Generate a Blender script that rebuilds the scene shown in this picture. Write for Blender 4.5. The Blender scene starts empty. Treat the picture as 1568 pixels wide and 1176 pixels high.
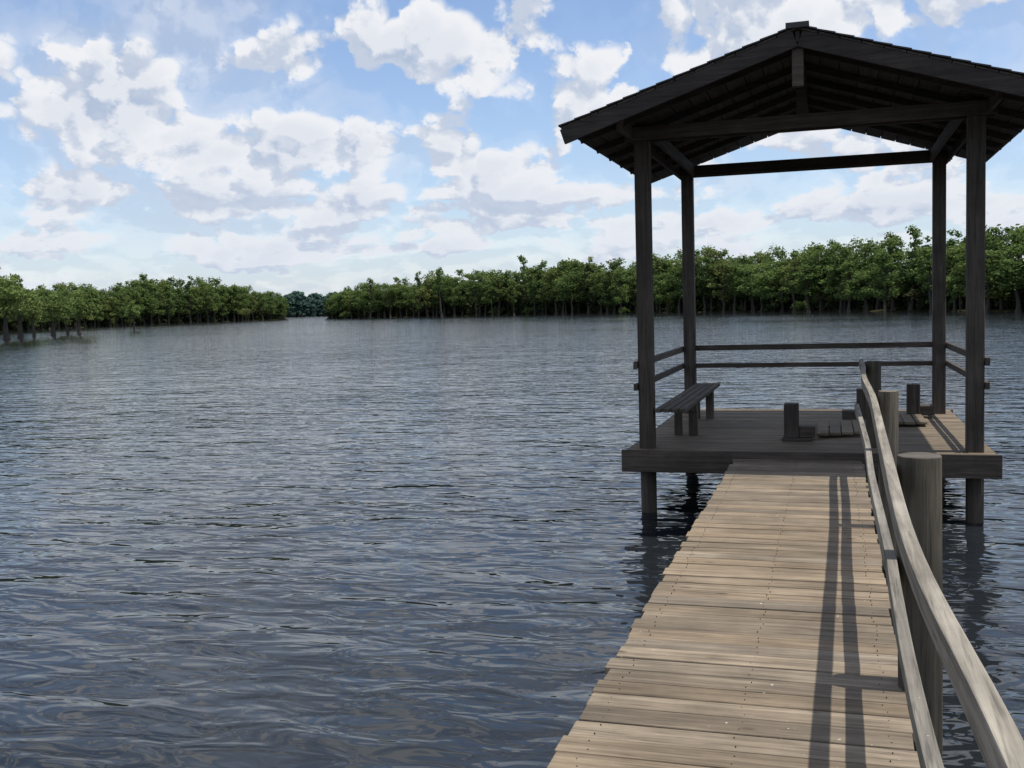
import bpy, math, random
import numpy as np
from mathutils import Matrix, Vector
random.seed(7); rng=np.random.default_rng(11)
sc=bpy.context.scene
sc.view_settings.view_transform='Standard'
sc.view_settings.look='None'
sc.view_settings.exposure=0
ZW=-0.618
# ------------------------------------------------------------ helpers
def link(o,parent=None):
    sc.collection.objects.link(o)
    if parent: o.parent=parent
    return o
def empty(name,loc=(0,0,0)):
    e=bpy.data.objects.new(name,None); e.location=loc; e.empty_display_size=.3
    return link(e)
class NT:
    def __init__(s,tree): s.t=tree; s.n=tree.nodes; s.l=tree.links
    def node(s,typ,**k):
        n=s.n.new(typ)
        for a,b in k.items(): setattr(n,a,b)
        return n
    def con(s,a,b):
        if isinstance(a,(int,float)): b.default_value=a
        elif isinstance(a,(tuple,list)):
            a=tuple(a)
            b.default_value=a if len(b.default_value)==len(a) else a+(1,)
        else: s.l.new(a,b)
    def m(s,op,a,b=0,c=0,clamp=False):
        n=s.node('ShaderNodeMath',operation=op,use_clamp=clamp)
        s.con(a,n.inputs[0]); s.con(b,n.inputs[1]); s.con(c,n.inputs[2]); return n.outputs[0]
    def vm(s,op,a,b=(0,0,0)):
        n=s.node('ShaderNodeVectorMath',operation=op); s.con(a,n.inputs[0]); s.con(b,n.inputs[1]); return n.outputs[0]
    def comb(s,x,y,z):
        n=s.node('ShaderNodeCombineXYZ'); s.con(x,n.inputs[0]); s.con(y,n.inputs[1]); s.con(z,n.inputs[2]); return n.outputs[0]
    def noise(s,vec,scale,detail=3,rough=.5,dist=0,dim='3D'):
        n=s.node('ShaderNodeTexNoise',noise_dimensions=dim); s.con(vec,n.inputs['Vector']); n.inputs['Scale'].default_value=scale
        n.inputs['Detail'].default_value=detail; n.inputs['Roughness'].default_value=rough; n.inputs['Distortion'].default_value=dist
        return n.outputs[0]
    def vor(s,vec,scale):
        n=s.node('ShaderNodeTexVoronoi',voronoi_dimensions='2D',feature='F1'); s.con(vec,n.inputs['Vector']); n.inputs['Scale'].default_value=scale
        return n.outputs['Distance']
    def ss(s,x,a,b,lo=0.,hi=1.):
        n=s.node('ShaderNodeMapRange',interpolation_type='SMOOTHSTEP'); s.con(x,n.inputs[0])
        n.inputs[1].default_value=a; n.inputs[2].default_value=b; n.inputs[3].default_value=lo; n.inputs[4].default_value=hi
        return n.outputs[0]
    def mr(s,x,a,b,lo=0.,hi=1.):
        n=s.node('ShaderNodeMapRange'); s.con(x,n.inputs[0])
        n.inputs[1].default_value=a; n.inputs[2].default_value=b; n.inputs[3].default_value=lo; n.inputs[4].default_value=hi
        return n.outputs[0]
    def mix(s,f,a,b,mode='MIX'):
        n=s.node('ShaderNodeMix',data_type='RGBA',blend_type=mode)
        s.con(f,n.inputs[0]); s.con(a,n.inputs[6]); s.con(b,n.inputs[7]); return n.outputs[2]
def newmat(name):
    m=bpy.data.materials.new(name); m.use_nodes=True
    t=NT(m.node_tree); m.node_tree.nodes.clear()
    out=t.node('ShaderNodeOutputMaterial'); return m,t,out

# ------------------------------------------------------------ world sky
SUN_EL=math.radians(73.5)
w=bpy.data.worlds.new("World"); sc.world=w; w.use_nodes=True
t=NT(w.node_tree); t.n.clear()
wout=t.node('ShaderNodeOutputWorld')
sky=t.node('ShaderNodeTexSky',sky_type='NISHITA'); sky.sun_disc=False
sky.sun_elevation=SUN_EL; sky.sun_rotation=math.radians(90); sky.air_density=1.0; sky.dust_density=.3; sky.ozone_density=2.0
skc=t.mix(1.,sky.outputs[0],(.97,.98,1.05),'MULTIPLY')
bg1=t.node('ShaderNodeBackground'); t.l.new(skc,bg1.inputs[0]); bg1.inputs[1].default_value=.15
tc=t.node('ShaderNodeTexCoord')
sep=t.node('ShaderNodeSeparateXYZ'); t.l.new(t.vm('NORMALIZE',tc.outputs['Generated']),sep.inputs[0])
X,Y,Z=sep.outputs
az=t.m('ARCTAN2',X,Y)
el=t.m('ARCSINE',Z)
elc=t.m('MAXIMUM',el,0)
px=t.m('MULTIPLY',az,4.2)
py=t.m('MULTIPLY',t.m('LOGARITHM',t.m('ADD',elc,.14),math.e),1.75)
P=t.comb(px,py,0.)
def cloudn(vec):
    a=t.noise(vec,2.0,7,.58,0,'2D')
    wv=t.vm('ADD',vec,t.comb(t.m('MULTIPLY',a,.5),t.m('MULTIPLY',a,.35),0))
    v1=t.vor(wv,3.6); v2=t.vor(wv,9.5)
    s=t.m('MULTIPLY',a,.85)
    s=t.m('ADD',s,t.m('MULTIPLY',t.m('SUBTRACT',.45,t.m('MULTIPLY',v1,v1)),.24))
    return t.m('ADD',s,t.m('MULTIPLY',t.m('SUBTRACT',.35,t.m('MULTIPLY',v2,v2)),.16))
n0=cloudn(P)
n1=cloudn(t.vm('ADD',P,(.03,.085,0)))
bl=[(-40.0,10.2,4.6,2.2,.18),(-36.5,11.0,3.0,2.0,.18),(-31.2,8.6,4.0,1.5,.17),(-25.8,8.8,3.6,1.8,.19),(-28.0,13.0,6.5,1.8,.18),(-21.8,14.0,4.0,1.8,.18),
    (-20.3,8.4,1.8,2.2,.14),(-15.9,7.8,3.0,1.9,.19),(-40.2,6.4,3.8,1.3,.19),(-8.0,13.2,4.4,2.6,.21),(-13.0,10.7,2.8,2.0,.14),
    (0.3,7.2,3.4,1.5,.15),(5,14,8,2.6,.17),(-29,5.8,7,1.1,.15),(-12,5.8,4,1.,.13),(6,6.2,4,1.5,.12),(-34,4.4,5,.9,.15),(-19,4.6,6,.8,.15),(-26,3.4,8,.6,.13),(-8,4.2,6,.8,.13),(3,4.6,6,.8,.13),
    (-34.0,15.4,5.0,1.3,-.24),(-33.3,11.6,1.1,1.4,-.14),(-22.6,11.2,2.8,.8,-.14),(-17.9,10.4,1.1,1.8,-.14),(-12.9,15.2,1.6,1.4,-.16),(-35.6,7.2,1.4,1.1,-.12),(-12.4,8.4,.8,1.4,-.10)]
bias=None
for a,e,ra,re,am in bl:
    dx=t.m('MULTIPLY_ADD',az,1/math.radians(ra),-a/ra)
    dy=t.m('MULTIPLY_ADD',el,1/math.radians(re),-e/re)
    if am>.1: dy=t.m('MAXIMUM',dy,t.m('MULTIPLY',dy,-2.0))     # flat bases
    r2=t.m('MULTIPLY_ADD',dx,dx,t.m('MULTIPLY',dy,dy))
    v=t.m('EXPONENT',t.m('MULTIPLY',r2,-.8))
    bias=t.m('MULTIPLY',v,am) if bias is None else t.m('MULTIPLY_ADD',v,am,bias)
high=t.ss(el,math.radians(17),math.radians(30),0,.03)
d=t.m('SUBTRACT',t.m('ADD',t.m('ADD',n0,bias),high),.538)
alpha=t.ss(d,-.03,.075)
thin=t.ss(t.noise(t.vm('ADD',P,(3,9,0)),.9,5,.6,0,'2D'),.34,.68,.02,.65)
alpha=t.m('MAXIMUM',alpha,thin)
hz=t.m('EXPONENT',t.m('MULTIPLY',elc,-10.0))
lit=t.ss(t.m('SUBTRACT',n0,n1),-.08,.05)
thick=t.ss(d,.08,.26)
lit2=t.m('SUBTRACT',t.m('MULTIPLY_ADD',lit,.75,.25),t.m('MULTIPLY',thick,.25),0,True)
lit2=t.m('MULTIPLY',lit2,t.ss(d,-.06,.05,.66,1.))
ccol=t.mix(lit2,(.44,.53,.69),(.89,.90,.93))
ccol=t.mix(t.m('MULTIPLY',hz,.6),ccol,(.59,.67,.81))
bg2=t.node('ShaderNodeBackground'); t.l.new(ccol,bg2.inputs[0]); bg2.inputs[1].default_value=1.0
alpha=t.m('MAXIMUM',alpha,t.m('MULTIPLY',hz,.9))
mx=t.node('ShaderNodeMixShader'); t.l.new(alpha,mx.inputs[0]); t.l.new(bg1.outputs[0],mx.inputs[1]); t.l.new(bg2.outputs[0],mx.inputs[2])
t.l.new(mx.outputs[0],wout.inputs[0])
w.cycles.sampling_method='MANUAL'; w.cycles.sample_map_resolution=256

sun=bpy.data.lights.new("sun",'SUN'); sun.energy=5.0; sun.angle=math.radians(.55); sun.color=(1,.95,.87)
so=link(bpy.data.objects.new("sun",sun)); so.rotation_euler=(0,math.pi/2-SUN_EL,0); so.location=(6,0,20)

# ------------------------------------------------------------ camera
R=np.array([[0.955423,0.005312,0.295191],[0.293885,0.078544,-0.952608],[-0.028246,0.996896,0.073482]])
cam=bpy.data.cameras.new("camera"); cam.sensor_width=36; cam.lens=36*1586.18/1568; cam.clip_end=8000; cam.clip_start=.05
co=link(bpy.data.objects.new("camera",cam))
M=Matrix([list(R[i])+[0] for i in range(3)]+[[0,0,0,1]])
co.matrix_world=Matrix.Translation((0,0,1.6))@M
sc.camera=co

# ------------------------------------------------------------ wood materials
def wood(name,c1,c2,axis,scale=1.,rough=.8,speck=0.,dark=(.03,.024,.019),bump=.4,cool=.35,knots=0.):
    m,t,out=newmat(name)
    tc=t.node('ShaderNodeTexCoord'); at=t.node('ShaderNodeAttribute',attribute_name='tint')
    off=t.vm('MULTIPLY',at.outputs['Vector'],(37.,53.,29.))
    base=t.vm('ADD',tc.outputs['Object'],off)
    st={'x':(1.1,26,26),'y':(26,1.1,26),'z':(26,26,1.1)}[axis]
    v=t.vm('MULTIPLY',base,tuple(a*scale for a in st))
    gr=t.noise(v,1.,6,.65,.6)
    fine=t.noise(t.vm('MULTIPLY',base,tuple(a*3.2*scale for a in st)),1.,3,.6)
    blot=t.noise(base,3.0,4,.6)
    wide=t.noise(tc.outputs['Object'],.8,3,.6)
    f=t.ss(gr,.3,.7)
    col=t.mix(f,c1,c2)
    sp=t.node('ShaderNodeSeparateXYZ'); t.l.new(at.outputs['Vector'],sp.inputs[0])
    br=t.m('MULTIPLY',t.mr(sp.outputs[0],0,1,.74,1.18),t.mr(blot,.25,.75,.68,1.24))
    br=t.m('MULTIPLY',br,t.ss(fine,.28,.5,.55,1.))
    br=t.m('MULTIPLY',br,t.mr(wide,.3,.7,.85,1.12))
    n=t.node('ShaderNodeVectorMath',operation='SCALE'); t.l.new(col,n.inputs[0]); t.l.new(br,n.inputs[3])
    col=n.outputs[0]
    col=t.mix(t.m('MULTIPLY',sp.outputs[1],cool),col,t.mix(1.,col,(.88,1.0,1.2),'MULTIPLY'))
    crack=t.ss(gr,.24,.32,1.,0.)
    col=t.mix(t.m('MULTIPLY',crack,.85),col,dark)
    if knots:
        vo=t.node('ShaderNodeTexVoronoi',feature='F1'); t.l.new(t.vm('MULTIPLY',base,(2.2,5.5,5.5)),vo.inputs['Vector']); vo.inputs['Scale'].default_value=1.
        col=t.mix(t.ss(vo.outputs['Distance'],.05,.11,knots,0.),col,(.06,.04,.025))
    if speck:
        s=t.noise(tc.outputs['Object'],34,3,.6); big=t.noise(tc.outputs['Object'],1.7,1,.5)
        k=t.m('MULTIPLY',t.ss(s,.70,.73),t.ss(big,.5,.62))
        col=t.mix(t.m('MULTIPLY',k,speck),col,(.6,.6,.56))
    b=t.node('ShaderNodeBsdfPrincipled'); t.l.new(col,b.inputs['Base Color']); b.inputs['Roughness'].default_value=rough
    b.inputs['Specular IOR Level'].default_value=.3
    bp=t.node('ShaderNodeBump'); bp.inputs['Strength'].default_value=bump; bp.inputs['Distance'].default_value=.004
    t.l.new(t.m('ADD',gr,t.m('MULTIPLY',fine,.5)),bp.inputs['Height']); t.l.new(bp.outputs[0],b.inputs['Normal'])
    t.l.new(b.outputs[0],out.inputs[0]); return m
W_deck=wood('weathered_deck_wood',(.138,.102,.066),(.262,.200,.132),'x',speck=.8,cool=.7,bump=.7,knots=.7)
W_rail=wood('grey_rail_wood',(.14,.122,.096),(.30,.268,.215),'y',speck=.9,bump=.8)
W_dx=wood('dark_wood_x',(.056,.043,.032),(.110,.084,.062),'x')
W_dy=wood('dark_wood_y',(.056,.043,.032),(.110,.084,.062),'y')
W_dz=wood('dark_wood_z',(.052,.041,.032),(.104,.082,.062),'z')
W_pile=wood('piling_wood',(.052,.043,.030),(.120,.10,.07),'z',bump=.8)
W_end=wood('end_grain_wood',(.10,.085,.065),(.19,.16,.12),'x',scale=.5)
W_pd=wood('pavilion_floor_wood',(.13,.098,.064),(.22,.17,.112),'x')
W_floor_sub=wood('stringer_wood',(.06,.045,.03),(.10,.08,.055),'y')

# ------------------------------------------------------------ box-mesh builder
class MB:
    def __init__(s): s.v=[];s.f=[];s.t=[];s.mi=[]
    def hexa(s,c,mi=0,tint=None):
        b=len(s.v); s.v+= [tuple(p) for p in c]
        tt=tint or (random.random(),random.random(),random.random())
        for f in ((0,3,2,1),(4,5,6,7),(0,1,5,4),(1,2,6,5),(2,3,7,6),(3,0,4,7)):
            s.f.append(tuple(b+i for i in f)); s.t.append(tt); s.mi.append(mi)
    def box(s,x0,x1,y0,y1,z0,z1,mi=0,j=0.,rz=0.,tint=None):
        cx,cy=(x0+x1)/2,(y0+y1)/2; c=[]
        for z in (z0,z1):
            for x,y in ((x0,y0),(x1,y0),(x1,y1),(x0,y1)):
                dx,dy=x-cx,y-cy
                c.append((cx+dx*math.cos(rz)-dy*math.sin(rz)+random.uniform(-j,j),cy+dx*math.sin(rz)+dy*math.cos(rz)+random.uniform(-j,j),z+random.uniform(-j,j)))
        s.hexa(c,mi,tint)
    def beam(s,p0,p1,w,h,mi=0,up=(0,0,1)):
        p0,p1=Vector(p0),Vector(p1); d=(p1-p0).normalized(); u=Vector(up); sx=d.cross(u).normalized(); u=sx.cross(d)
        c=[]
        for sgn in (-1,1):
            for p,q in ((p0,-1),(p0,1),(p1,1),(p1,-1)):
                c.append(p+sx*q*w/2+u*sgn*h/2)
        s.hexa(c,mi)
    def strip(s,pts,w,h,mi=0):
        b=len(s.v); tt=(random.random(),random.random(),random.random()); n=len(pts)
        for (x,y,z,tw) in pts:
            for a,c in ((-1,-1),(1,-1),(1,1),(-1,1)):
                s.v.append((x+a*w/2*math.cos(tw)-c*h/2*math.sin(tw),y,z+c*h/2*math.cos(tw)+a*w/2*math.sin(tw)))
        for i in range(n-1):
            for k in range(4):
                k2=(k+1)%4
                s.f.append((b+i*4+k,b+i*4+k2,b+i*4+4+k2,b+i*4+4+k)); s.t.append(tt); s.mi.append(mi)
        s.f.append((b,b+3,b+2,b+1)); s.t.append(tt); s.mi.append(mi)
        e=b+(n-1)*4; s.f.append((e,e+1,e+2,e+3)); s.t.append(tt); s.mi.append(mi)
    def cyl(s,x,y,z0,z1,r,mi=0,mtop=None,seg=20,lean=(0,0),taper=0.,wob=.03,rings=8):
        b=len(s.v); tt=(random.random(),random.random(),random.random()); ph=random.random()*9
        for k in range(rings+1):
            f=k/rings; z=z0+(z1-z0)*f; rr=r*(1-taper*f)
            for i in range(seg):
                a=i/seg*2*math.pi; q=rr*(1+wob*math.sin(3*a+ph+z*1.3)+wob*.5*math.sin(7*a+z*3+ph))
                s.v.append((x+lean[0]*f+q*math.cos(a),y+lean[1]*f+q*math.sin(a),z))
        for k in range(rings):
            for i in range(seg):
                i2=(i+1)%seg; s.f.append((b+k*seg+i,b+k*seg+i2,b+(k+1)*seg+i2,b+(k+1)*seg+i)); s.t.append(tt); s.mi.append(mi)
        s.f.append(tuple(b+rings*seg+i for i in range(seg))); s.t.append(tt); s.mi.append(mi if mtop is None else mtop)
    def make(s,name,mats,parent=None,bevel=0.,smooth=False):
        me=bpy.data.meshes.new(name); me.from_pydata(s.v,[],s.f); me.update()
        ca=me.color_attributes.new('tint','FLOAT_COLOR','CORNER')
        arr=[]
        for f,tt in zip(s.f,s.t): arr+= [*tt,1.]*len(f)
        ca.data.foreach_set('color',arr)
        me.polygons.foreach_set('material_index',s.mi)
        for m in mats: me.materials.append(m)
        import bmesh
        bm=bmesh.new(); bm.from_mesh(me); bmesh.ops.recalc_face_normals(bm,faces=bm.faces); bm.to_mesh(me); bm.free()
        if smooth:
            for p in me.polygons: p.use_smooth=len(p.vertices)==4
        o=link(bpy.data.objects.new(name,me),parent)
        if bevel:
            bv=o.modifiers.new('bevel','BEVEL'); bv.width=bevel; bv.segments=2; bv.limit_method='ANGLE'
        return o

# ------------------------------------------------------------ boardwalk pier
pier=empty('wooden_boardwalk_pier')
b=MB(); y=-3.0; pitch=.148
while y<10.62:
    wd=.1385+random.uniform(-.004,.003)
    l=-.957+random.uniform(-.016,.014); r=.283+random.uniform(-.014,.012); dz=random.uniform(-.004,.003)
    if y+wd>10.655: wd=10.655-y
    b.box(l,r,y,y+wd,-.038+dz,dz,j=.0025,rz=random.uniform(-.0035,.0035))
    y+=pitch
b.make('deck_boards',[W_deck],pier,bevel=.005)
b=MB()
for x in (-.86,-.34,.19): b.box(x-.02,x+.02,-3,10.64,-.19,-.045)
for yy in (-1.7,1.36,4.45,7.58,): b.box(-.93,.26,yy-.11,yy-.07,-.34,-.192); 
b.make('stringers',[W_floor_sub],pier)
b=MB()
for yy in (-1.7,1.36,4.45,7.58): b.cyl(-.80,yy,-3,-.05,.085)
b.make('left_pilings',[W_pile],pier,smooth=True)
b=MB()
for i in range(92):
    yy=-3.0+i*pitch
    for x in (-.86,-.34,.19):
        for dy in (.035,.10):
            xx=x+random.uniform(-.012,.012); dd=dy+random.uniform(-.01,.01); b.box(xx-.0022,xx+.0022,yy+dd-.0022,yy+dd+.0022,-.006,.0042)
b.make('nail_heads',[W_dx],pier)

# ------------------------------------------------------------ railing with pilings
rail=empty('wooden_railing')
b=MB()
for (x,yy,r,zt) in ((.338,4.45,.085,.96),(.372,7.58,.066,.955),(.402,11.15,.074,.955),(.34,1.33,.085,.96),(.34,-1.7,.085,.96)):
    b.cyl(x,yy,-3,zt,r,0,1,seg=28)
b.make('pilings',[W_pile,W_end],rail,bevel=.006,smooth=True)
def interp(L,n):
    L=sorted(L); ys=np.array([a[0] for a in L]); out=[]
    for yy in np.linspace(ys[0],ys[-1],n):
        out.append([yy]+[float(np.interp(yy,ys,[a[k] for a in L])) for k in (1,2,3)])
    o=np.array(out)
    for _ in range(6): o[1:-1,1:]=(o[:-2,1:]+2*o[1:-1,1:]+o[2:,1:])/4
    return [(a[1],a[0],a[2],a[3]) for a in o]
b=MB()
top=[(12.1,.305,.88,0),(11.15,.305,.88,0),(9.44,.262,.875,.02),(7.59,.272,.88,0),(5.87,.245,.875,.02),(4.9,.228,.88,.0),(4.45,.222,.883,0),(3.6,.208,.88,.05),(2.96,.208,.875,.12),(2.49,.222,.872,.16),(2.1,.245,.875,.12),(1.7,.262,.88,.05),(1.2,.265,.88,0)]
b.strip(interp(top,60),.042,.092)
b.strip([(.262,1.19,.88,0),(.24,0,.885,0),(.25,-1.8,.88,0)],.042,.092)
b.make('top_rail',[W_rail],rail,bevel=.004)
b=MB()
low=[(10.9,.235,.50,0),(8.99,.243,.495,.03),(7.83,.245,.5,0),(6.6,.225,.495,.04),(5.47,.225,.5,.03),(4.545,.225,.5,0)]
b.strip(interp(low,40),.04,.09)
low=[(4.53,.229,.502,0),(4.1,.222,.5,.03),(3.29,.215,.49,.08),(2.55,.218,.49,.08),(1.3,.25,.5,0)]
b.strip(interp(low,30),.04,.09)
b.strip([(.245,1.28,.5,0),(.25,-1.8,.5,0)],.04,.09)
b.make('lower_rail',[W_rail],rail,bevel=.004)

# ------------------------------------------------------------ pavilion
pav=empty('dock_pavilion')
xa,xb,yf,yb=-1.88,1.325,10.9,14.45; zd=.073; xm=-.277
b=MB()
y=10.70
while y<14.85:
    b.box(-2.08+random.uniform(-.006,.006),1.50+random.uniform(-.006,.006),y,y+.139,zd-.036,zd+random.uniform(-.002,.002),j=.001); y+=.147
b.make('floor_boards',[W_pd],pav,bevel=.003)
b=MB()
b.box(-2.12,1.54,10.655,10.697,-.155,zd+.004)
b.box(-2.12,1.54,14.86,14.90,-.155,zd+.004)
b.make('rim_beams',[W_dx],pav,bevel=.006)
b=MB()
for x in (-2.10,-1.2,-.3,.6,1.52): b.box(x-.019,x+.019,10.70,14.857,-.15,zd-.038)
b.make('floor_joists',[W_dy],pav)
b=MB()
for x in (xa,xb):
    for yy in (yf,yb):
        b.box(x-.078,x+.078,yy-.078,yy+.078,zd-.01,3.44)
        b.cyl(x,yy,-3.2,zd-.04,.083)
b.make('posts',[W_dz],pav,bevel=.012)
b=MB()
for yy in (yf-.10,yf+.10): b.box(-2.05 if yy<yf else -1.98,1.50,yy-.02,yy+.02,3.29,3.425)
b.box(-2.0,1.47,yb-.10-.02,yb-.10+.02,3.31,3.45)
b.box(-2.0,1.47,yb+.10-.02,yb+.10+.02,3.312,3.452)
b.box(xm-.05,xm+.05,yf-.05,yf+.05,3.43,3.92)
b.box(xm-.05,xm+.05,9.765,9.84,3.50,3.92)
b.box(-1.9,1.35,yb-.02,yb+.02,.934,1.006); b.box(-1.9,1.35,yb-.022,yb+.018,.695,.756)
b.make('tie_beams_and_back_rails',[W_dx],pav,bevel=.005)
b=MB()
for x in (xa-.105,xa+.105,xb-.105,xb+.105): b.box(x-.02,x+.02,10.15,14.8,3.305,3.44) if abs(x-xm)>1.6 else b.box(x-.02,x+.02,10.93+.07,14.3,3.305,3.44)
for x in (xa-.10,xb+.10):
    b.box(x-.02,x+.02,10.78,14.55,.92,.995); b.box(x-.02,x+.02,10.78,14.55,.69,.76)
b.box(xm-.02,xm+.02,9.75,14.78,3.88,3.98)
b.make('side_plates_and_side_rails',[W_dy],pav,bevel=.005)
# roof
ZR=4.03; SL=.326; hw=2.185; y0,y1=9.7,14.75
roofm,t,out=newmat('roof_shingle')
tc=t.node('ShaderNodeTexCoord'); n=t.noise(tc.outputs['Object'],9,5,.6)
col=t.mix(n,(.035,.033,.032),(.075,.07,.066)); pb=t.node('ShaderNodeBsdfPrincipled'); t.l.new(col,pb.inputs['Base Color']); pb.inputs['Roughness'].default_value=.85
t.l.new(pb.outputs[0],out.inputs[0])
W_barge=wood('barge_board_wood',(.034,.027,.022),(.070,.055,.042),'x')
def rz(x): return ZR-SL*abs(x-xm)
b=MB(); b2=MB()
for sgn in (-1,1):
    N=14
    for i in range(N):
        xa0=xm+sgn*hw*i/N; xb0=xm+sgn*(hw*(i+1)/N+.012)
        za,zb=rz(xa0)-.006,rz(xb0)+.004
        c=[(xa0,y0,za-.010),(xb0,y0,zb-.014),(xb0,y1,zb-.014),(xa0,y1,za-.010),(xa0,y0,za),(xb0,y0,zb),(xb0,y1,zb),(xa0,y1,za)]
        b.hexa(c)
    nb=12
    for i in range(nb):
        x0=xm+sgn*hw*i/nb; x1=xm+sgn*(hw*(i+1)/nb-.01)
        c=[(x0,y0+.02,rz(x0)-.04),(x1,y0+.02,rz(x1)-.04),(x1,y1-.02,rz(x1)-.04),(x0,y1-.02,rz(x0)-.04)]
        c+= [(p[0],p[1],p[2]+.018) for p in c]; b2.hexa(c)
b.box(xm-.10,xm+.10,y0-.012,y1,ZR-.035,ZR+.012)
b.make('roof_shingles',[roofm],pav)
b2.make('roof_sheathing',[W_dy],pav)
b=MB()
for sgn in (-1,1):
    for yy,dp,th in ((y0+.04,.14,.04),(10.35,.06,.04),(11.1,.06,.04),(11.75,.06,.04),(12.4,.06,.04),(13.05,.06,.04),(13.7,.05,.04)):
        zo=.047+dp/2; en=.02 if dp>.1 else .05
        p0=(xm+sgn*.022,yy,rz(xm)-zo-.008); p1=(xm+sgn*(hw-en),yy,rz(xm+sgn*(hw-en))-zo)
        b.beam(p0,p1,th,dp)
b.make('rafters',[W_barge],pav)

# ------------------------------------------------------------ bench and dock fittings
def bench(name,x0,x1,ya,yb_,zt,legs):
    e=empty(name,(x0,ya,zd)); b=MB(); n=4; wdt=(x1-x0)/n
    for i in range(n): b.box(i*wdt,(i+1)*wdt-.012,0,yb_-ya,zt-zd-.04,zt-zd)
    b.make('seat',[W_dy],e,bevel=.004)
    b=MB()
    for ly in legs:
        b.box(.03,x1-x0-.04,ly-ya-.02,ly-ya+.02,zt-zd-.14,zt-zd-.042)
        b.box(.03,.12,ly-ya+.022,ly-ya+.062,.001,zt-zd-.042); b.box(x1-x0-.14,x1-x0-.04,ly-ya+.022,ly-ya+.11,.001,zt-zd-.042)
    b.make('legs',[W_dz],e,bevel=.004); return e
bench('wooden_bench',-1.775,-1.44,10.75,14.25,.50,(11.9,13.6))
def moor(name,x,y,h,w,side):
    e=empty(name,(x,y,zd)); b=MB()
    b.box(-w/2,w/2,-w/2,w/2,.03,h)
    b.make('stub_post',[W_dz],e,bevel=.01)
    b=MB(); b.box(-w/2-.02,w/2+.14,-w/2-.06,w/2+.10,.002,.032)
    b.box(*( (w/2+.002,w/2+.17) if side>0 else (-w/2-.17,-w/2-.002)),-.05,.16,.034,.15)
    b.make('base_blocks',[W_dx],e,bevel=.006); return e
moor('mooring_post',-.425,11.64,.40,.155,1)
moor('mooring_post',.36,13.3,.42,.15,-1)
moor('mooring_post',.98,13.95,.42,.155,1)
e=empty('low_wooden_ramp',(0,0,zd)); b=MB()
for i in range(5):
    x0=-.16+i*.13; b.box(x0,x0+.12,11.75+i*.06,13.0+i*.04,.03,.06,j=.003)
for i in range(4):
    x0=.55+i*.13; b.box(x0,x0+.12,12.9,13.75,.03,.06,j=.003)
b.make('ramp_planks',[W_pd],e,bevel=.004)
b=MB()
for yy in (11.95,12.7): b.box(-.15,.49,yy,yy+.05,.001,.028)
for yy in (13.05,13.6): b.box(.56,1.05,yy,yy+.05,.001,.028)
b.make('ramp_battens',[W_dx],e)

# ------------------------------------------------------------ water
m,t,out=newmat('lake_water')
geo=t.node('ShaderNodeNewGeometry')
pos=geo.outputs['Position']
mp=t.node('ShaderNodeMapping'); t.l.new(pos,mp.inputs[0]); mp.inputs['Rotation'].default_value=(0,0,math.radians(-14)); mp.inputs['Scale'].default_value=(.45,1,1)
mv=mp.outputs[0]
patch=t.noise(pos,.05,3,.5)
patch2=t.noise(pos,.012,2,.5)
near=t.noise(pos,.35,2,.5)
h1=t.noise(mv,1.7,1,.5,.5)
h2=t.noise(t.vm('ADD',mv,(5,3,0)),4.6,2,.5,.6)
amp=t.m('MULTIPLY',t.mr(patch,.3,.7,.6,1.25),t.mr(near,.3,.7,.7,1.25))
amp=t.m('MULTIPLY',amp,t.mr(patch2,.35,.65,.75,1.1))
ln=t.node('ShaderNodeVectorMath',operation='LENGTH'); t.l.new(pos,ln.inputs[0])
amp=t.m('MULTIPLY',amp,t.ss(ln.outputs['Value'],15,120,1.0,.62))   # ripples weaken with distance, so far water reflects paler sky
h=t.m('ADD',t.m('MULTIPLY',h1,.085),t.m('MULTIPLY',h2,.048))
h=t.m('MULTIPLY',h,amp)
bp=t.node('ShaderNodeBump'); bp.inputs['Strength'].default_value=1; bp.inputs['Distance'].default_value=1.; t.l.new(h,bp.inputs['Height'])
pb=t.node('ShaderNodeBsdfPrincipled'); pb.inputs['Base Color'].default_value=(.013,.016,.019,1); pb.inputs['Roughness'].default_value=.04; pb.inputs['IOR'].default_value=1.333
t.l.new(bp.outputs[0],pb.inputs['Normal']); t.l.new(pb.outputs[0],out.inputs[0])
me=bpy.data.meshes.new('lake_water'); S=6000
me.from_pydata([(-S,-S,ZW),(S,-S,ZW),(S,S,ZW),(-S,S,ZW)],[],[(0,1,2,3)]); me.materials.append(m)
link(bpy.data.objects.new('lake_water',me))

# ------------------------------------------------------------ trees
def leafmat(name,dark,mid,light,haze=None,hf=0.,alt=(.18,.185,.065)):
    m,t,out=newmat(name)
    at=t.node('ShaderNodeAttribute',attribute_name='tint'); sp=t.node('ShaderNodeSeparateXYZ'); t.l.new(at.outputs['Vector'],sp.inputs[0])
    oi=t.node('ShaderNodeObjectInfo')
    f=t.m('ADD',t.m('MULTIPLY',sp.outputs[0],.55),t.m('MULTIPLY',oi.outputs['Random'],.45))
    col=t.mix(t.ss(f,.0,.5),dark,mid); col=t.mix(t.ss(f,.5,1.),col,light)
    r2=t.m('FRACT',t.m('MULTIPLY',oi.outputs['Random'],7.31))
    col=t.mix(t.m('MULTIPLY',t.ss(r2,.65,1.),.5),col,alt)
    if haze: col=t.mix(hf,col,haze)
    d=t.node('ShaderNodeBsdfDiffuse'); tr=t.node('ShaderNodeBsdfTranslucent'); t.l.new(col,d.inputs[0]); t.l.new(col,tr.inputs[0])
    mx=t.node('ShaderNodeMixShader'); mx.inputs[0].default_value=.35; t.l.new(d.outputs[0],mx.inputs[1]); t.l.new(tr.outputs[0],mx.inputs[2])
    t.l.new(mx.outputs[0],out.inputs[0]); return m
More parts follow.
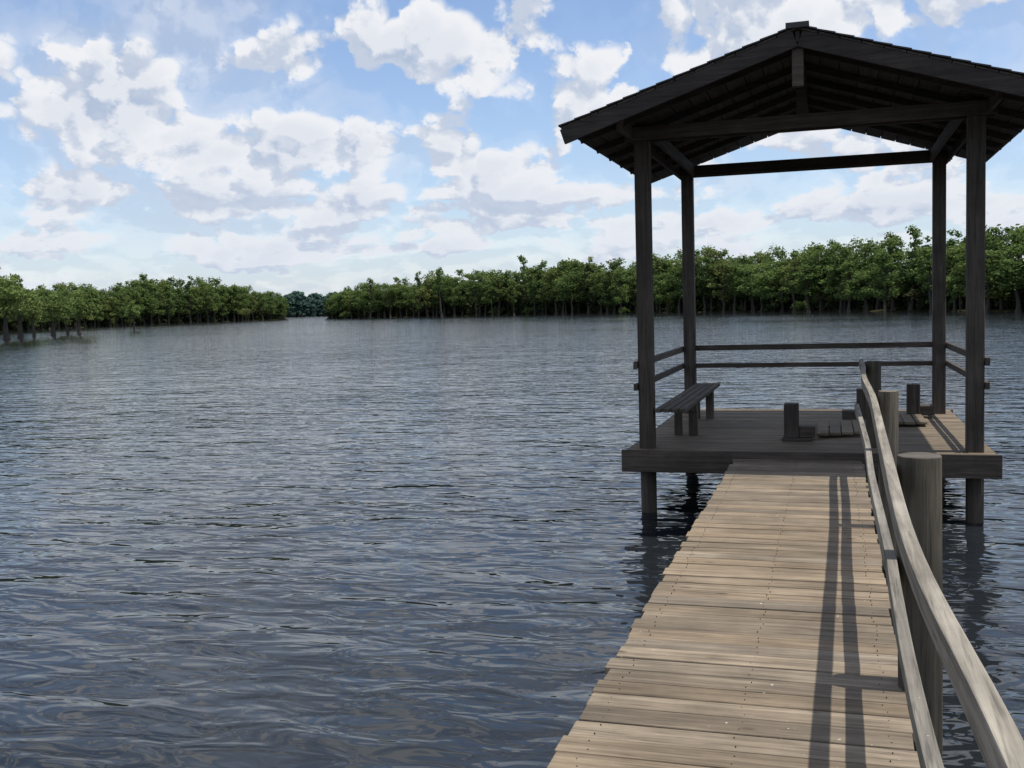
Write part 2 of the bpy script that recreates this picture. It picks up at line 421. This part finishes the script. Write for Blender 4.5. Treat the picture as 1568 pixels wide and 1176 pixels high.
def plainmat(name,c1,c2,sc_=4):
    m,t,out=newmat(name); tc=t.node('ShaderNodeTexCoord'); n=t.noise(tc.outputs['Object'],sc_,2,.6)
    b=t.node('ShaderNodeBsdfDiffuse'); t.l.new(t.mix(n,c1,c2),b.inputs['Color']); t.l.new(b.outputs[0],out.inputs[0]); return m
L1=leafmat('cypress_foliage',(.060,.092,.034),(.115,.170,.054),(.185,.245,.075))
L0=leafmat('shaded_undergrowth_foliage',(.024,.032,.014),(.042,.056,.024),(.065,.082,.034),alt=(.06,.055,.03))  # shade under the canopy put into the colour: darker leaves at the base
L3=leafmat('lone_tree_foliage',(.07,.10,.035),(.14,.19,.06),(.21,.27,.085))
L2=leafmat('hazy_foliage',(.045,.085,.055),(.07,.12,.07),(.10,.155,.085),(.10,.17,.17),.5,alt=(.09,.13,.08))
BK=plainmat('cypress_bark',(.04,.035,.03),(.11,.095,.08))
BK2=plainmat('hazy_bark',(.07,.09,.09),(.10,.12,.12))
def tube(V,F,T,MI,pts,rad,seg=6):
    b=len(V)
    for (x,y,z),r in zip(pts,rad):
        for i in range(seg):
            a=i/seg*2*math.pi; V.append((x+r*math.cos(a),y+r*math.sin(a),z))
    for k in range(len(pts)-1):
        for i in range(seg):
            i2=(i+1)%seg; F.append((b+k*seg+i,b+k*seg+i2,b+(k+1)*seg+i2,b+(k+1)*seg+i)); T.append(0.5); MI.append(0)
def tree_mesh(name,H,cw,nleaf,bare=.3,style=0,ls=.30,leaf=L1,bark=BK,tr=1.):
    V=[];F=[];T=[];MI=[]
    r0=(.03*H/2+.06)*tr
    lean=rng.normal(0,.35,2)
    zs=[-1.2,0,.5,1.5,H*.35,H*.6,H*.85]; rad=[r0*2.0,r0*1.7,r0*1.25,r0,r0*.8,r0*.55,r0*.2]
    ctr=lambda z:(lean[0]*z/H+.12*math.sin(z*.9+H),lean[1]*z/H+.1*math.cos(z*.7+H))
    tube(V,F,T,MI,[(*ctr(max(z,0)),z) for z in zs],rad,8)
    clumps=[]
    nl=15 if style!=2 else 10
    for i in range(nl):
        f=(i+.5)/nl; z=H*(bare+.05+(0.90-bare)*f)
        prof=(math.sin(math.pi*min(1,.22+.60*f))**.6)*(.8 if f<.3 else 1) if style==0 else (1-.7*f if style==1 else .6+.3*math.sin(f*9))
        rr=cw*prof*random.uniform(.5,1.05); a=i*2.4+random.uniform(-.7,.7)
        cx,cy=ctr(z); ex,ey=cx+rr*math.cos(a),cy+rr*math.sin(a); ez=z+random.uniform(-.4,.9)
        tube(V,F,T,MI,[(cx,cy,z-.6),((cx+ex)/2,(cy+ey)/2,(z-.6+ez)/2+.15),(ex,ey,ez)],[r0*.35,r0*.22,.02],4)
        for k in range(2 if style!=2 else 1):
            q=random.uniform(.35,1.05)
            clumps.append((cx+(ex-cx)*q+random.uniform(-.4,.4),cy+(ey-cy)*q+random.uniform(-.4,.4),ez+random.uniform(-.5,.5),random.uniform(.6,1.3)*cw/3.0,random.random()))
    clumps.append((*ctr(H),H*.93,cw/3.2,.8)); 
    sw=np.array([c[3]**2 for c in clumps]); sw/=sw.sum()
    n=rng.choice(len(clumps),nleaf,p=sw)
    for k in n:
        cx,cy,cz,cr,ct=clumps[k]
        dv=rng.normal(size=3); dv/=np.linalg.norm(dv); rad_=cr*rng.random()**.45*rng.uniform(.8,1.25)
        p=np.array([cx,cy,cz])+dv*rad_*np.array([1.,1.,.75])
        nrm=rng.normal(size=3)+np.array([0,0,.9])+dv*.6; nrm/=np.linalg.norm(nrm)
        a=np.cross(nrm,rng.normal(size=3)); a/=np.linalg.norm(a); c=np.cross(nrm,a)
        s=ls*rng.uniform(.5,1.25); s2=s*rng.uniform(.5,.9)
        b=len(V)
        V.extend([tuple(p-a*s),tuple(p+c*s2*.8),tuple(p+a*s),tuple(p-c*s2)])
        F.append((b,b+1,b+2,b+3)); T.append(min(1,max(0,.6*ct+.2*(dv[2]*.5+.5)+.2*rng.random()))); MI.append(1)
    me=bpy.data.meshes.new(name); me.from_pydata(V,[],F); me.update()
    ca=me.color_attributes.new('tint','FLOAT_COLOR','CORNER'); arr=[]
    for f,tt in zip(F,T): arr+= [tt,tt,tt,1.]*len(f)
    ca.data.foreach_set('color',arr); me.polygons.foreach_set('material_index',MI)
    me.materials.append(bark); me.materials.append(leaf); return me
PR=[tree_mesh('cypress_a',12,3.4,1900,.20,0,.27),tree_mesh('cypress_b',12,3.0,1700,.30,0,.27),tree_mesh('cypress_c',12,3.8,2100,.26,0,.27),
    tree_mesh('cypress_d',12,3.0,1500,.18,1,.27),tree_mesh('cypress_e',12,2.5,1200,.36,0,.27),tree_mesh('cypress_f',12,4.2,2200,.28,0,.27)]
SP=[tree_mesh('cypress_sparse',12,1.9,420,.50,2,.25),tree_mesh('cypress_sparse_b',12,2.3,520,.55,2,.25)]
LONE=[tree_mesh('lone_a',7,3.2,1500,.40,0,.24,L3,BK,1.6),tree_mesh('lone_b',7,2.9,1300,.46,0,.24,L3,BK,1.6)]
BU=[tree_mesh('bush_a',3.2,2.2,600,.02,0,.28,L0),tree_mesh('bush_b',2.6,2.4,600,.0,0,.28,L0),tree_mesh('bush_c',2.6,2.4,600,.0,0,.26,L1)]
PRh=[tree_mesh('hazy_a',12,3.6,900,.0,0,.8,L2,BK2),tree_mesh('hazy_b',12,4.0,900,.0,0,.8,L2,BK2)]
def pol(a,d): a=math.radians(a); return d*math.sin(a),d*math.cos(a)
def put(me,x,y,h,base,parent,name,wx=1.,z=ZW):
    o=bpy.data.objects.new(name,me); o.location=(x,y,z); s=h/base
    o.scale=(s*wx*random.uniform(.8,1.2),s*wx*random.uniform(.8,1.2),s); o.rotation_euler=(0,0,random.uniform(0,6.28)); link(o,parent); return o
def forest(name,poly,rows,step,dep,protos,bush=True,sparse=True,ph=0.,var=.22):
    e=empty(name)
    pts=[(*pol(a,d),h) for a,d,h in poly]
    L=[0]
    for p,q in zip(pts,pts[1:]): L.append(L[-1]+math.hypot(q[0]-p[0],q[1]-p[1]))
    X_=[p[0] for p in pts];Y_=[p[1] for p in pts];H_=[p[2] for p in pts]
    for r in range(rows):
        s=random.uniform(0,step)
        while s<L[-1]:
            x,y,h=np.interp(s,L,X_),np.interp(s,L,Y_),np.interp(s,L,H_)
            rr=math.hypot(x,y); jit=random.uniform(-.45,.45)*dep
            if r==0 and bush: jit+=2.5*math.sin(s*.19+ph)+2*math.sin(s*.43)
            k=(rr+dep*r+jit)/rr
            und=.94+.06*math.sin(s*.11+ph)+.05*math.sin(s*.29+1+ph)
            hh=h*und*random.uniform(1-var,1.0)*(1.0 if r else random.uniform(.7,.97))*(rr+dep*r*.6)/rr
            u=random.random()
            if u<.05 and sparse and r<4: put(random.choice(SP),x*k,y*k,h*random.uniform(1.0,1.14),12,e,'tree')
            else: put(random.choice(protos),x*k,y*k,hh,12,e,'tree',wx=12/max(hh,7)*.95 if hh<12 else 1.)
            if bush:
                kb=k+ (random.uniform(-1,5)/rr if r==0 else 3/rr)
                if random.random()<(.3 if r==0 else .6): put(random.choice(BU if r<2 else BU[:2]),x*kb+random.uniform(-2,2),y*kb,random.uniform(1.3,2.8)*(1 if r==0 else 1.6),3,e,'undergrowth')
            s+=step*random.uniform(.55,1.45)
    if bush:      # dense undergrowth behind, added to close sky gaps; shade put into leaf colour
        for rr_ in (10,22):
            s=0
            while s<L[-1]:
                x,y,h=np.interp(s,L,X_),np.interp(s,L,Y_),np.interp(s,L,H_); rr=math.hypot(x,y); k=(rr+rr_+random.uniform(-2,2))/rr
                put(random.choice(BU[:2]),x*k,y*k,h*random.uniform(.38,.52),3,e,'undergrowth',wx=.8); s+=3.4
    return e
RP=[(-27.0,385,10.5),(-25.6,372,12),(-24,352,13.2),(-20,325,14.3),(-16.5,300,16.2),(-13.5,275,14.8),(-10.8,255,13.8),(-6,225,13.8),(-2.4,200,12.4),(3,165,11.5),(9,135,11.2),(16,112,10.5),(22,100,10)]
LP=[(-50,210,11),(-46,235,12),(-43.4,260,12.5),(-40.8,300,11.9),(-39,325,12.3),(-37,360,14.5),(-35.5,380,17.6),(-33,410,16.0),(-30.8,435,14.5),(-29.4,445,11.5)]
forest('cypress_forest_right_shore',RP,4,5.2,6,PR)
forest('cypress_forest_left_shore',LP,4,5.6,7,PR,ph=2.)
FP=[(-38,760,17.5),(-31,780,17.5),(-29,800,18.5),(-27.5,820,19),(-26,800,18.5),(-20,760,17.5)]
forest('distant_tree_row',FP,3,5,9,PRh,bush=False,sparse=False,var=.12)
for a,dd,h in ((-37.1,205,4.7),(-39.75,172,6.2),(-40.35,180,4.6),(-40.95,165,5.6),(-41.9,160,5.2),(-42.5,150,6.2),(-43.1,142,7.2),(-43.9,138,8.4),(-31.5,400,4.5)):
    put(random.choice(LONE),*pol(a,dd),h,7,None,'cypress_tree',wx=1.0,z=ZW)
# land sheets under the forests
LM=plainmat('forest_floor',(.025,.022,.014),(.05,.05,.025),.5)
def land(name,poly,back,inset=3):
    V=[];F=[];pts=[pol(a,d+inset) for a,d,h in poly]; N=160
    cum=[0]
    for p,q in zip(pts,pts[1:]): cum.append(cum[-1]+math.hypot(q[0]-p[0],q[1]-p[1]))
    for i in range(N+1):
        s=cum[-1]*i/N; x=np.interp(s,cum,[p[0] for p in pts]); y=np.interp(s,cum,[p[1] for p in pts]); r=math.hypot(x,y)
        wv=1.5*math.sin(s*.21)+1.1*math.sin(s*.57+1)
        for dd,z in ((wv,-.15),(wv+1.5,.12),(wv+8,.35),(wv+22,1.2),(back,3.5)):
            V.append((x*(r+dd)/r,y*(r+dd)/r,ZW+z))
    for i in range(N):
        for k in range(4): b=i*5+k; F.append((b,b+5,b+6,b+1))
    me=bpy.data.meshes.new(name); me.from_pydata(V,[],F); me.materials.append(LM)
    for p in me.polygons: p.use_smooth=True
    link(bpy.data.objects.new(name,me))
land('shore_terrain',RP,260); land('shore_terrain',LP,260); land('distant_terrain',FP,600,0)
print('objs',len(bpy.data.objects))
